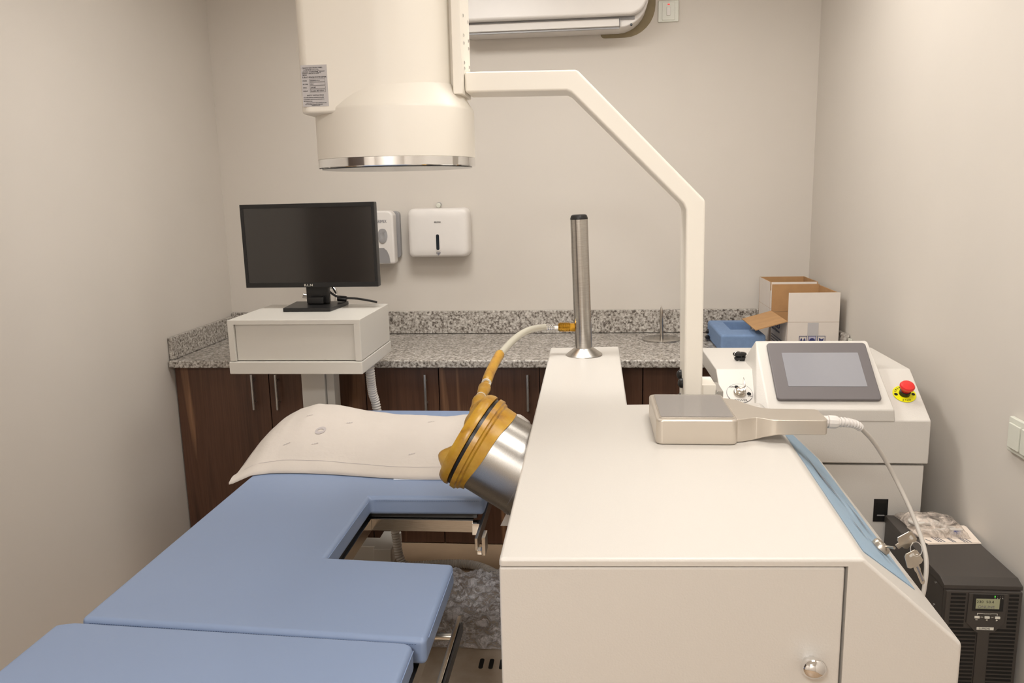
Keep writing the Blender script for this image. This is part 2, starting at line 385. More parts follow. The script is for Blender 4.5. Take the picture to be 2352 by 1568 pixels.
text('brand_print', 'BRIMIX', .021, (-1.045, YB-.1085, 1.424), (1, 0, 0), (0, 0, 1), 'greyink', t, 'LEFT', sx=.8)
t = thing('wall_switch', 'white double light switch at the right edge of the photo', 'switch', (XR, 1.95, .935))
prism('plate', rounded(1.885, 2.03, .892, .98, .006), .011, YZ(XR-.0115), 'switch', t, .003)
for a, b in ((1.965, 2.016), (1.903, 1.958)):
    k = prism('rocker', rounded(a, b, .905, .967, .003), .006, YZ(XR-.0185), 'switch', t, .002)
t = thing('wall_socket', 'small white socket box on the right wall beside the cardboard boxes', 'socket', (XR, 3.34, .93))
box('back_box', XR-.012, XR-.001, 3.27, 3.30-.002, .89, .945, 'switch', t, .003)
lathe('dial', [(.014, 0), (.014, .01), (.01, .013)], frame((XR-.0125, 3.285, .92), (-1, 0, 0)), 'abs', t, 16)

# ------------------------------------------------------------------ tap behind the monitor
t = thing('tap', 'chrome gooseneck tap behind the monitor stand', 'tap', (-1.3, 3.80, .858))
lathe('base', [(.028, 0), (.028, .01), (.02, .02), (.018, .06)], frame((-1.31, 3.80, .858), (0, 0, 1)), 'chrome', t, 20)
tube('spout', [(-1.31, 3.8, .91), (-1.31, 3.8, 1.06), (-1.295, 3.78, 1.115), (-1.262, 3.75, 1.13), (-1.236, 3.74, 1.112), (-1.228, 3.735, 1.06), (-1.227, 3.735, 1.03)], .011, 'chrome', t)
tube('lever', [(-1.32, 3.79, 1.04), (-1.35, 3.77, 1.07), (-1.40, 3.75, 1.085)], lambda u: .008+.006*u, 'chrome', t)

# ------------------------------------------------------------------ things on the worktop
WT = .858
t = thing('spike_stand', 'steel disc with an upright pointed spike on the worktop', 'stand', (.333, 3.765, WT))
lathe('disc', [(.092, 0), (.092, .004), (.09, .005), (.02, .0052)], frame((.333, 3.765, WT), (0, 0, 1)), 'steel', t, 48)
lathe('spike', [(.009, 0), (.009, .01), (.0088, .08), (.007, .125), (.004, .145), (.0005, .155)], frame((.334, 3.765, WT+.0053), (-.02, 0, 1)), 'railsteel', t, 20)
t = thing('cable_plug', 'small chrome and black fitting lying beside the white mast', 'fitting', (.54, 3.74, WT))
lathe('collar', [(.016, 0), (.016, .016), (.012, .02)], frame((.538, 3.735, WT+.016), (.1, -1, .1)), 'chrome', t, 16)
lathe('cap', [(.010, 0), (.010, .012), (.006, .016)], frame((.538, 3.714, WT+.018), (.1, -1, .1)), 'oring', t, 16)
lathe('lug', [(.009, 0), (.009, .016), (.005, .019)], frame((.545, 3.76, WT+.03), (.3, -.5, .8)), 'oring', t, 14)
tag(tube('metal_pin', [(.556, 3.64, WT+.004), (.60, 3.64, WT+.004)], .0035, 'steel', None, 1), 'thin metal pin lying beside the blue foam', 'pin')
t = thing('foam_block', 'blue foam block with a rectangular hollow beside the cardboard box', 'foam', (.68, 3.6, WT))
o = box('block', .55, .738, 3.40, 3.80, WT+.0005, .942, 'foam', t, .012, seg=3)
cut(o, [(.612, .80, 3.53, 3.735, .885, 1.0)])
def carton(name, label, x0, x1, y0, y1, z1, flaps, h=.118):
    t = thing(name, label, 'box', ((x0+x1)/2, (y0+y1)/2, WT), 'open cartons on the worktop')
    z0 = WT+.0005; w = .004
    def panel(nm, q0, q1, q2, q3, nrm):
        # outer white sheet and inner brown sheet
        q = [Vector(p) for p in (q0, q1, q2, q3)]; n = Vector(nrm)
        bm = bmesh.new(); a = [bm.verts.new(p) for p in q]; b = [bm.verts.new(p-n*w) for p in q]
        bm.faces.new(a); bm.faces.new(b[::-1])
        for k in range(4): bm.faces.new((a[k], b[k], b[(k+1) % 4], a[(k+1) % 4]))
        o = finish(nm, bm, 'cardout', t); o.data.materials.append(M['cardin'])
        for p in o.data.polygons:
            if p.normal.dot(n) < .5: p.material_index = 1
        return o
    fr = panel('side', (x0, y0, z0), (x1, y0, z0), (x1, y0, z1), (x0, y0, z1), (0, -1, 0))
    bk = panel('side', (x0, y1, z0), (x1, y1, z0), (x1, y1, z1), (x0, y1, z1), (0, 1, 0))
    lf = panel('side', (x0, y0+w, z0), (x0, y1-w, z0), (x0, y1-w, z1), (x0, y0+w, z1), (-1, 0, 0))
    rt = panel('side', (x1, y0+w, z0), (x1, y1-w, z0), (x1, y1-w, z1), (x1, y0+w, z1), (1, 0, 0))
    panel('bottom', (x0+w, y0+w, z0), (x1-w, y0+w, z0), (x1-w, y1-w, z0), (x0+w, y1-w, z0), (0, 0, -1))
    zf = z1+.001
    F, B, Lf, Rt = flaps
    panel('flap', (x0, y0, zf), (x1, y0, zf), (x1, y0+F*h, zf+h), (x0, y0+F*h, zf+h), Vector((0, -1, F)).normalized())
    panel('flap', (x0, y1, zf), (x1, y1, zf), (x1, y1+B*h, zf+h), (x0, y1+B*h, zf+h), Vector((0, 1, -B)).normalized())
    for xx, sgn, (dx, dz) in ((x0, -1, Lf), (x1, 1, Rt)):
        n = Vector((sgn*dz, 0, dx)).normalized() if dx == 0 else Vector((-dz*(1 if sgn < 0 else -1), 0, -abs(dx))).normalized()
        panel('flap', (xx, y0+.004, zf), (xx, y1-.004, zf), (xx+sgn*dx, y1-.004, zf+dz), (xx+sgn*dx, y0+.004, zf+dz), n)
    return t, fr, lf
t, fr, lf = carton('cardboard_box', 'front white cardboard box with handling symbols and flaps open', .812, 1.018, 3.352, 3.66, 1.002, (.02, .02, (.128, -.036), (0, .118)), .122)
yy = 3.351
for k, xx in enumerate((.860, .8965, .933)):
    bm = bmesh.new()
    for a in ((0, .032, 0, .0018), (0, .032, .0382, .04), (0, .0018, .0018, .0382), (.0302, .032, .0018, .0382)): quadbox(bm, xx+a[0], xx+a[1], yy-.0008, yy, .905+a[2], .905+a[3])
    finish('symbol_frame', bm, 'navy', fr)
    if k: box('symbol_ground', xx+.002, xx+.030, yy-.0004, yy, .907, .943, 'lilac' if k == 1 else 'cardout', fr, 0)
    if k == 0:
        for xo in (.009, .0215): prism('arrow', [(xx+xo-.0015, .908), (xx+xo+.0015, .908), (xx+xo+.0015, .925), (xx+xo+.0055, .925), (xx+xo, .937), (xx+xo-.0055, .925), (xx+xo-.0015, .925)], .001, XZ(yy-.001), 'navy', fr)
    elif k == 1: prism('umbrella', [(xx+.004, .923)]+[(xx+.016+.012*math.cos(R(180-a)), .924+.012*math.sin(R(a))) for a in range(0, 181, 20)]+[(xx+.017, .923), (xx+.017, .908), (xx+.0155, .908), (xx+.0155, .923)], .001, XZ(yy-.0014), 'navy', fr)
    else: prism('broken_glass', [(xx+.014, .908), (xx+.018, .908), (xx+.0172, .917), (xx+.024, .924), (xx+.025, .936), (xx+.018, .930), (xx+.006, .937), (xx+.008, .924), (xx+.0148, .917)], .001, XZ(yy-.0014), 'navy', fr)
box('tape', .893, .936, yy-.0003, yy, .945, 1.0, 'plate', fr, 0)
xx = .811
text('box_print', 'MED', .034, (xx, 3.618, .950), (0, -1, 0), (0, 0, 1), 'navy', lf, 'LEFT', sx=2.0)
text('box_print', 'Medical Systems', .017, (xx, 3.652, .932), (0, -1, 0), (0, 0, 1), 'greyink', lf, 'LEFT', sx=1.5)
for k in range(3): box('print_line', xx-.0005, xx+.0003, 3.42+.02*k, 3.64, .905-.012*k, .909-.012*k, 'greyink', lf, 0)
carton('cardboard_box', 'rear white cardboard box with raised flaps against the back wall', .812, 1.02, 3.69, 3.93, 1.012, (.05, .0, (0, .118), (0, .118)), .118)

# ------------------------------------------------------------------ monitor trolley
t = thing('monitor_trolley', 'grey-white trolley with a drawer box on a column behind the table', 'trolley', (-1.1, 3.13, 0))
x0, x1, y0, y1 = -1.343, -.838, 2.80, 3.22
o = box('housing', x0, x1, y0, y1, .957, 1.112, 'trolley', t, .003)
cut(o, [(x0+.023, x1-.023, y0-.1, y0+.02, .95, 1.095)])
box('drawer', x0+.0245, x1-.0245, y0+.012, y0+.028, .9575, 1.0935, 'trolley', t, .002)
box('tray', x0-.004, x1+.002, y0-.004, y1+.01, .908, .955, 'trolley', t, .004)
box('column', -1.19, -1.09, 3.10, 3.20, .09, .907, 'trolley', t, .006)
box('column_channel', -1.089, -1.055, 3.115, 3.185, .09, .907, 'trolley', t, .003)
bm = bmesh.new()
prism_bm(bm, [(-1.5, 3.02), (-1.42, 3.02), (-1.42, 3.10), (-.92, 3.10), (-.92, 3.075), (-.84, 3.075), (-.84, 3.26), (-.92, 3.26), (-.92, 3.19), (-1.42, 3.19), (-1.42, 3.28), (-1.5, 3.28)], .076, XY(.012))
finish('foot', bm, 'trolley', t, .005)
for x in (-1.46, -.88):
    for y in (3.09, 3.25): lathe('glide', [(.018, 0), (.018, .0119)], frame((x, y, 0), (0, 0, 1)), 'black', t, 12)
path = [(-.874, 3.02, .93), (-.876, 3.03, .856), (-.882, 3.07, .769), (-.873, 3.09, .685), (-.845, 3.085, .367), (-.815, 3.07, .14), (-.80, 3.06, .055), (-.765, 3.055, .026), (-.64, 3.085, .022), (-.50, 3.085, .022), (-.38, 3.0, .022), (-.25, 2.86, .022), (-.10, 2.8, .022)]
tube('conduit', path, lambda u: .0175+.0018*math.sin(u*2*math.pi*150), 'cord', t, 110, 10, 80)
# monitor
t = thing('monitor', 'black flat monitor with a dark screen on the trolley', 'monitor', (-1.12, 3.13, 1.1125))
mt = Matrix.Translation((-1.112, 3.085, 1.365)) @ Matrix.Rotation(R(-2), 4, 'Z') @ Matrix.Rotation(R(-.2), 4, 'Y')
w, h = .276, .1655
box('casing', -w, w, 0, .035, -h, h, 'black', t, .004, mt)
bm = bmesh.new()
for a in ((-w, w, h-.016, h), (-w, w, -h, -h+.019), (-w, -w+.013, -h+.019, h-.016), (w-.013, w, -h+.019, h-.016)): quadbox(bm, a[0], a[1], -.004, .001, a[2], a[3], mt)
finish('bezel', bm, 'black', t, .001)
box('screen', -w+.013, w-.013, -.0015, -.0002, -h+.019, h-.016, 'screen', t, 0, mt)
e = mt.to_3x3()
text('brand_print', 'B.L.N', .0125, mt @ Vector((-.012, -.0046, -h+.0045)), e @ Vector((1, 0, 0)), e @ Vector((0, 0, 1)), 'whiteink', t, 'CENTER', sx=1.3)
box('neck', -1.152, -1.058, 3.125, 3.15, 1.128, 1.28, 'black', t, .004)
box('hinge', -1.138, -1.073, 3.095, 3.124, 1.129, 1.158, 'black', t, .005)
prism('stand_base', [(-1.205, 3.0), (-1.013, 3.0), (-1.0, 3.2), (-1.225, 3.2)], .015, XY(1.1125), 'black', t, .003)
tube('cable', [(-1.09, 3.152, 1.24), (-1.075, 3.158, 1.185), (-1.03, 3.16, 1.15), (-.955, 3.175, 1.14), (-.905, 3.2, 1.127), (-.885, 3.215, 1.119)], .0045, 'black', t)
tube('cable', [(-1.075, 3.152, 1.24), (-1.05, 3.155, 1.19), (-1.035, 3.15, 1.165)], .0035, 'black', t)
lathe('ferrite', [(.011, 0), (.012, .004), (.012, .034), (.011, .038)], frame((-1.035, 3.165, 1.1435), (1, .1, -.1)), 'black', t, 14)

# ------------------------------------------------------------------ treatment table
PZ = .70
t = thing('treatment_table', 'treatment table with blue vinyl pads and a square side notch', 'table', (-.69, 2.1, 0))
XLp, XRp = -1.062, -.318
main = [(XLp, 1.432), (-.322, 1.393), (-.322, 1.722), (-.636, 1.740), (-.636, 2.127), (-.306, 2.137), (-.306, 3.06), (XLp, 3.06)]
def pad(name, pts, z0, z1, bev=.012):
    bm = bmesh.new(); prism_bm(bm, pts, z1-z0, XY(z0)); return finish(name, bm, 'vinyl', t, bev, 4)
p1 = pad('main_pad', main, PZ-.056, PZ)
p2 = pad('foot_pad', [(-1.10, .92), (-.342, .92), (-.342, 1.376), (-.36, 1.386), (-1.06, 1.420), (-1.10, 1.408)], PZ-.056, PZ+.001)
def stitches(parent, a, b, nrm, n):
    a, b = Vector(a), Vector(b); d = (b-a)/n
    bm = bmesh.new()
    for k in range(n):
        tube_bm(bm, [a+d*(k+.15)+Vector(nrm)*.0004, a+d*(k+.75)+Vector(nrm)*.0004], .0007, 4)
    o = finish('stitching', bm, 'stitch', parent); o['kind'] = 'stuff'
stitches(p1, (-.62, 2.1258, PZ-.012), (-.32, 2.1358, PZ-.012), (0, -1, 0), 60)
stitches(p1, (XLp+.02, 1.431, PZ-.010), (-.34, 1.3935, PZ-.010), (0, -1, 0), 130)
for a, b in (((-.3215, 1.42, PZ-.010), (-.3215, 1.70, PZ-.010)), ((-.6355, 1.75, PZ-.009), (-.6355, 2.11, PZ-.009))): tube('piping', [a, b], .0012, 'vinyl', p1, 1, 6)
tube('piping', [(-.3415, .95, PZ-.010), (-.3415, 1.37, PZ-.010)], .0012, 'vinyl', p2, 1, 6)
# support boards and steel frame under the pads
def board(z0, z1, inset, name, material, pts=main):
    cxm, cym = -.69, 2.2
    q = [(-1.04, 1.46), (-.34, 1.43), (-.34, 1.70), (-.655, 1.715), (-.655, 2.15), (-.33, 2.155), (-.33, 3.04), (-1.04, 3.04)]
    prism(name, q, z1-z0, XY(z0), material, t, .001)
board(PZ-.072, PZ-.0565, .02, 'support_board', 'black')
box('support_board', -1.07, -.36, .94, 1.40, PZ-.072, PZ-.0565, 'black', t, .001)
def bar(x0, x1, y0, y1, z0, z1, m='railsteel', nm='frame_bar'): return box(nm, x0, x1, y0, y1, z0, z1, m, t, .001)
zt = PZ-.0735
bar(-.655, -.34, 2.14, 2.175, zt-.036, zt); bar(-.675, -.645+.005, 1.68, 2.139, zt-.036, zt)
bar(-.645, -.345, 1.66, 1.69, zt-.036, zt); bar(-1.03, -.995, 1.46, 3.03, zt-.036, zt)
bar(-.375, -.345, 2.18, 3.03, zt-.036, zt); bar(-.99, -.38, 2.99, 3.02, zt-.036, zt); bar(-.375, -.345, .95, 1.655, zt-.036, zt); bar(-.99, -.38, 1.20, 1.24, zt-.036, zt)
# accessory rails with spacers
r1 = bar(-.318, -.31, 2.02, 2.95, zt-.036, zt, nm='side_rail'); bar(-.342, -.32, 2.13, 2.16, zt-.04, zt-.005, 'chrome', 'rail_spacer')
r3 = bar(-.296, -.286, 2.0, 2.05, zt-.040, zt+.012, nm='rail_stop'); bar(-.31, -.297, 2.005, 2.03, zt-.040, zt-.028, 'chrome', 'rail_clip')
r2 = bar(-.300, -.290, 1.02, 1.62, zt-.034, zt-.002, nm='side_rail')
for y in (1.56, 1.33, 1.10): tube('rail_spacer', [(-.344, y, zt-.018), (-.301, y, zt-.018)], .008, 'nickel', t, 1, 12)
box('rail_cover', -.289, -.284, 1.05, 1.60, zt-.03, zt-.006, 'black', t, .001)
# lifting column and base with film-wrapped end
box('column', -.86, -.66, 1.30, 1.62, .201, zt-.037, 'trolley', t, .008)
base = box('base_cover', -.90, -.16, 1.15, 2.64, .004, .20, 'plate_steel', t, .004)
for k, x in enumerate((-.322, -.293, -.262)): prism('vent_slot', rounded(x-.0065, x+.0065, 2.075, 2.125, .006), .0008, XY(.2002), 'deep', base)
# crumpled stretch film over the far end
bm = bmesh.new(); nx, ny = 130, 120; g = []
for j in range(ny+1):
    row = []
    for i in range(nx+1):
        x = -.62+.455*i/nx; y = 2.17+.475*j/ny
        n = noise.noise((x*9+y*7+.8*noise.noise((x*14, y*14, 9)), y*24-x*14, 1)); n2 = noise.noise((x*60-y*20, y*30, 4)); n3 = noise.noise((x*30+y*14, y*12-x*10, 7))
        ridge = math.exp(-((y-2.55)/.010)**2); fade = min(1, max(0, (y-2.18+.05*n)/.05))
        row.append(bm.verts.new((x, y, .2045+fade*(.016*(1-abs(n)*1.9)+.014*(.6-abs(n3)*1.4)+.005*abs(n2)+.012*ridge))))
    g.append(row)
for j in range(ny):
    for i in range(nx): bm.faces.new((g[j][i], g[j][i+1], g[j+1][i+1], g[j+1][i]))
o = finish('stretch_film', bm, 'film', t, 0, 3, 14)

# ------------------------------------------------------------------ pillow
def Hp(u):
    pts = [(0, .056), (.04, .086), (.10, .113), (.17, .129), (.25, .126), (.36, .108), (.5, .094), (.68, .093), (.8, .106), (.9, .110), (.97, .10), (1, .075)]
    for (a, p), (b, q_) in zip(pts, pts[1:]):
        if u <= b: s = (u-a)/(b-a); return p+(q_-p)*s
    return pts[-1][1]
def pil(u, v):
    x = -1.118+.905*u; yf = 2.285+.02*math.sin(u*7)-.035*max(0, .12-u)/.12
    y = yf+(2.80-.05*u-yf)*v
    if v < .10: sh = .14*v/.1
    else: s = (v-.10)/.9; sh = .14+.86*math.sin(min(1, s*1.5)*math.pi/2) if s < .667 else math.cos((s-.667)/.333*math.pi/2)**.7
    z = .7055+Hp(u)*sh*.98+.0035*noise.noise((x*9, y*9, 0))+.0018*noise.noise((x*25, y*14, 3))*min(1, v*6)
    z += .009*math.exp(-((v-.05)/.05)**2)
    if x < -1.062: z -= .02*min(1, (-1.062-x)/.05)*(1-v)
    return Vector((x, y, z))
t = thing('pillow', 'cream pillow with a stitched hem on the far end of the table', 'pillow', (-.68, 2.5, PZ))
bm = bmesh.new(); nu, nv = 90, 50
top = [[bm.verts.new(pil(i/nu, j/nv)) for i in range(nu+1)] for j in range(nv+1)]
bot = [[bm.verts.new((lambda p: (p.x, p.y, min(p.z-.002, PZ+.0025) if p.x > -1.062 else p.z-.006))(pil(i/nu, j/nv))) for i in range(nu+1)] for j in range(nv+1)]
for j in range(nv):
    for i in range(nu):
        bm.faces.new((top[j][i], top[j][i+1], top[j+1][i+1], top[j+1][i])); bm.faces.new((bot[j][i], bot[j+1][i], bot[j+1][i+1], bot[j][i+1]))
for i in range(nu): bm.faces.new((top[0][i], bot[0][i], bot[0][i+1], top[0][i+1])); bm.faces.new((top[nv][i], top[nv][i+1], bot[nv][i+1], bot[nv][i]))
for j in range(nv): bm.faces.new((top[j][0], top[j+1][0], bot[j+1][0], bot[j][0])); bm.faces.new((top[j][nu], bot[j][nu], bot[j+1][nu], top[j+1][nu]))
case = finish('pillowcase', bm, 'pillow', t, 0, 3, 70)
tube('hem_seam', [pil(u/40, .105)+Vector((0, 0, .0003)) for u in range(1, 40)], .0012, 'faint', case, 1, 5)
def printed(u0, v0, pts):
    bm = bmesh.new(); vs = []
    for du, dv in pts: vs.append(bm.verts.new(pil(u0+du, v0+dv)+Vector((0, -.0012, .0012))))
    bm.faces.new(vs); finish('faint_print', bm, 'faint', case)
def ringprint(u0, v0, s=1):
    bm = bmesh.new(); A = []; B = []
    for k in range(18):
        a = 2*math.pi*k/18; c_, s_ = math.cos(a), math.sin(a)
        A.append(bm.verts.new(pil(u0+s*(.018*c_+.006*s_), v0+s*.035*s_)+Vector((0, -.0012, .0012))))
        B.append(bm.verts.new(pil(u0+s*(.010*c_+.004*s_), v0+s*.013*s_)+Vector((0, -.0013, .0013))))
    for k in range(18): bm.faces.new((A[k], A[(k+1) % 18], B[(k+1) % 18], B[k]))
    finish('faint_print', bm, 'faint', case)
ringprint(.245, .36); ringprint(.80, .20, .95)
for u, v in ((.13, .24), (.17, .5), (.33, .47), (.235, .235), (.63, .6), (.6, .22), (.83, .42), (.77, .2)):
    for k in range(3): printed(u+.008*k, v+.006*k, [(-.003, -.003), (.003, -.001), (.003, .006), (-.002, .004)])
tag(prism('folded_cloth', [(-.60, 2.262), (-.34, 2.272), (-.34, 2.40), (-.62, 2.40)], .0014, XY(PZ+.0005), 'lining', None, .001), 'pale blue cloth edge peeking out beneath the pillow', 'cloth')
bpy.data.objects['folded_cloth'].location.z = 0

# ------------------------------------------------------------------ x-ray arm with image intensifier
t = thing('x_ray_arm', 'tall white angled arm carrying a white image intensifier', 'x-ray arm', (.285, 2.28, 0))
outer = [(.312, .03), (.312, 1.0), (.309, 1.521), (-.034, 1.871), (-.337, 1.876)]
inner = [(-.337, 1.822), (-.062, 1.818), (-.05, 1.812), (.250, 1.513), (.257, 1.498), (.262, 1.0), (.262, .03)]
prism('arm_tube', outer+inner, .125, XZ(2.22), 'ivory', t, .007, 4)
box('bracket_spacer', -.42, -.3645, 2.215, 2.33, 1.83, 2.36, 'ivory', t, .003)
bk = box('bracket', -.364, -.338, 2.188, 2.345, 1.815, 2.36, 'ivory', t, .004)
for z in (2.02, 1.97, 1.95, 1.90, 1.885, 2.09):
    for y in (2.225, 2.31): lathe('screw', [(.005, 0), (.005, .002), (.003, .003)], frame((-.338, y, z), (1, 0, 0)), 'chrome', bk, 10)
for y, z in ((2.30, 1.022), (2.265, 1.005), (2.3, .95)):
    lathe('bolt', [(.015, 0), (.014, .006), (.008, .012), (.003, .013)], frame((.2615, y, z), (-1, 0, 0)), 'black', t, 20)
box('clamp_block', .3135, .356, 2.262, 2.37, .80, 1.0, 'ivory', t, .002)
pl = box('clamp_plate', .3565, .375, 2.25, 2.36, .80, .985, 'chrome', t, .0015)
CX2, CY2 = -.5425, 2.27
def D(z0, z1):
    pts = []
    for k in range(0, 25):
        a = R(-90+180*k/24); pts.append((-.552+.188*math.cos(a), CY2+.188*math.sin(a)))
    lx, r = -.752, .03
    for (px, py, a0) in ((lx+r, CY2+.188-r, 90), (lx+r, CY2-.188+r, 180)):
        for k in range(6): a = R(a0+90*k/5); pts.append((px+r*math.cos(a), py+r*math.sin(a)))
    return pts
ho = prism('housing', D(0, 0), .64, XY(1.766), 'ivory', t, .008, 3)
lathe('shoulder', [(.2195, 1.652), (.2195, 1.776), (.2185, 1.781), (.215, 1.786), (.178, 1.846), (.12, 1.85)], Matrix.Translation((CX2, CY2, 0)), 'ivory', t, 96)
lathe('rim', [(.217, 1.628), (.2195, 1.63), (.2195, 1.6515)], Matrix.Translation((CX2, CY2, 0)), 'chrome', t, 96)
lathe('input_window', [(.21, 1.6255), (.21, 1.6279)], Matrix.Translation((CX2, CY2, 0)), 'tint', t, 64)
LY = CY2-.188
lb = box('rating_label', -.7405, -.672, LY-.0009, LY-.0001, 1.783, 1.886, 'plate', t, 0)
ty = LY-.0012
def tl(s, x, z, size, al='LEFT', sx=1): text('label_print', s, size*.97, (x, ty, z), (1, 0, 0), (0, 0, 1), 'ink', lb, al, .0002, sx)
tl('CANON ELECTRON TUBES', -.7375, 1.8775, .0046); tl('& DEVICES CO.,LTD.', -.733, 1.8725, .0046)
tl('LICENSE  1/V1/ERE/SM06', -.7365, 1.868, .004); tl('QUALITY SPECIFICATION', -.7375, 1.864, .004); tl('JAPAN', -.7365, 1.860, .004)
tl('CE', -.697, 1.866, .0085); tl('0197', -.686, 1.8685, .0042); tl('X-RAY IMAGE INTENSIFIER', -.706, 1.854, .0056, 'CENTER')
for i, (a, b) in enumerate((('MODEL', 'E5830SD-P1A'), ('EF (TMR)', 'C5A'), ('SERIAL', '23K487'), ('MANUF', 'November, 2023 / 2023-11'))):
    z = 1.846-.0085*i; tl(a, -.7375, z, .0040, sx=.9); tl(b, -.7175, z, .0046, sx=.72 if i == 3 else 1)
    bm = bmesh.new()
    for q_ in ((-.719, -.678, z+.0052, z+.0056), (-.719, -.678, z-.0018, z-.0014), (-.719, -.7186, z-.0018, z+.0056), (-.6784, -.678, z-.0018, z+.0056)): quadbox(bm, q_[0], q_[1], ty-.0002, ty, q_[2], q_[3])
    finish('label_frame', bm, 'ink', lb)
tl('SAFETY INSTRUCTION', -.706, 1.8095, .0046, 'CENTER')
for i, s in enumerate(('This tube should be operated and handled', 'in accordance with the instruction given in', 'the technical data.')): tl(s, -.7375, 1.8045-.0044*i, .0037, sx=.88)
tl('CANON ELECTRON TUBES & DEVICES CO.,LTD.', -.732, 1.791, .0031, sx=.85); tl('1385, Shimoishigami, Otawara-shi, Tochigi, Japan', -.735, 1.7878, .0029, sx=.85); tl('MADE IN JAPAN', -.706, 1.7848, .0032, 'CENTER')

# ------------------------------------------------------------------ shock wave cabinet
ZT = .98
t = thing('shock_wave_cabinet', 'large white lithotripsy cabinet with L-shaped top in the foreground', 'cabinet', (.1, 1.9, 0))
bm = bmesh.new(); V = lambda *p: bm.verts.new(p)
FL, FR_, R2, NN, BR, BL = V(-.147, 1.174, ZT), V(.422, 1.203, ZT), V(.455, 2.145, ZT), V(.098, 2.121, ZT), V(.104, 2.954, ZT), V(-.15, 2.932, ZT)
FM, RM = V(.581, 1.208, .838), V(.622, 2.145, .818)
zb = .05
FLb, FRb, R2b, NNb, BRb, BLb = V(-.147, 1.174, zb), V(.581, 1.208, zb), V(.622, 2.145, zb), V(.098, 2.121, zb), V(.104, 2.954, zb), V(-.15, 2.932, zb)
for q_ in ((FL, FR_, R2, NN, BR, BL), (FR_, FM, RM, R2), (FL, FLb, FRb, FM, FR_), (FM, FRb, R2b, RM), (R2, RM, R2b, NNb, NN), (NN, NNb, BRb, BR), (BR, BRb, BLb, BL), (BL, BLb, FLb, FL), (FLb, BLb, BRb, NNb, R2b, FRb)): bm.faces.new(q_)
body = finish('body', bm, 'white', t, .006, 4)
# recess for the front door
cut(body, [(-.3, .3985, 1.0, 1.222, .08, .9675)])
def fy(x): return 1.174+(x+.147)*.0296/.57*1.0
bm = bmesh.new()
q_ = [(-.147, fy(-.147)), (.3945, fy(.3945)), (.3945, 1.2205), (-.147, 1.2205)]
prism_bm(bm, q_, .965-.09, XY(.09)); door = finish('door', bm, 'white', t, .004, 3)
mtk = frame((.347, fy(.347)-.0005, .806), (0, -1, .05))
lathe('knob', [(.010, 0), (.010, .008), (.015, .013), (.0185, .020), (.0185, .025), (.015, .031), (.008, .0345), (.001, .0355)], mtk @ Matrix.Diagonal((1.05, .92, 1, 1)), 'chrome', door, 40)
for x in (-.10, .54):
    for y in (1.26, 2.05): lathe('caster', [(.02, 0), (.03, .01), (.03, .049)], frame((x, y, 0), (0, 0, 1)), 'black', t, 14)
for y in (2.85,): lathe('caster', [(.02, 0), (.03, .01), (.03, .049)], frame((-.02, y, 0), (0, 0, 1)), 'black', t, 14)
# blue decal on the sloping side
def slope(s, y, out=0):
    k = (y-1.205)/.94
    a = Vector((.422+.033*k, y, .98)); b = Vector((.581+.041*k, y, .838-.02*k)); p = a+(b-a)*s
    return p+Vector((.668, -.03, .744))*out
bm = bmesh.new()
c_ = [slope(.10, 1.26, .0008), slope(.80, 1.33, .0008), slope(.90, 2.11, .0008), slope(.16, 2.11, .0008)]
vs = [bm.verts.new(p) for p in c_]; bm.faces.new(vs)
bmesh.ops.solidify(bm, geom=bm.faces[:], thickness=.0006); dec = finish('decal', bm, 'decal', t)
def streak(s0, y0, s1, y1, w):
    bm = bmesh.new(); a, b = slope(s0, y0, .0016), slope(s1, y1, .0016); m_ = slope((s0+s1)/2+w, (y0+y1)/2, .0016); n_ = slope((s0+s1)/2-w, (y0+y1)/2, .0016)
    bm.faces.new([bm.verts.new(p) for p in (a, m_, b, n_)]); finish('decal_stroke', bm, 'greyink', dec)
for a in ((.38, 1.88, .42, 1.62, .02), (.45, 1.80, .5, 1.58, .015), (.66, 1.70, .7, 1.52, .012), (.62, 1.62, .66, 1.50, .01), (.40, 1.50, .44, 1.42, .012), (.5, 1.46, .6, 1.36, .01)): streak(*a)
mtl = frame(slope(.62, 1.44, .0015), (.668, -.03, .744))
lk = lathe('lock', [(.017, 0), (.017, .006), (.0155, .010), (.011, .012), (.009, .012), (.009, .008)], mtl, 'nickel', t, 32)
# steel post with flange and cap
pb = Vector((-.025, 2.795, ZT+.0003)); pax = Vector((-.030, 0, 1)).normalized(); mp = frame(pb, pax)
po = lathe('post', [(.0305, .022), (.0305, .478)], mp, 'steel', t, 48)
lathe('flange', [(.066, 0), (.0655, .002), (.034, .026), (.031, .028)], mp, 'steel', po, 48)
lathe('cap', [(.0305, .4785), (.0305, .482), (.027, .492), (.022, .4945), (.001, .495)], mp, 'black', po, 32)
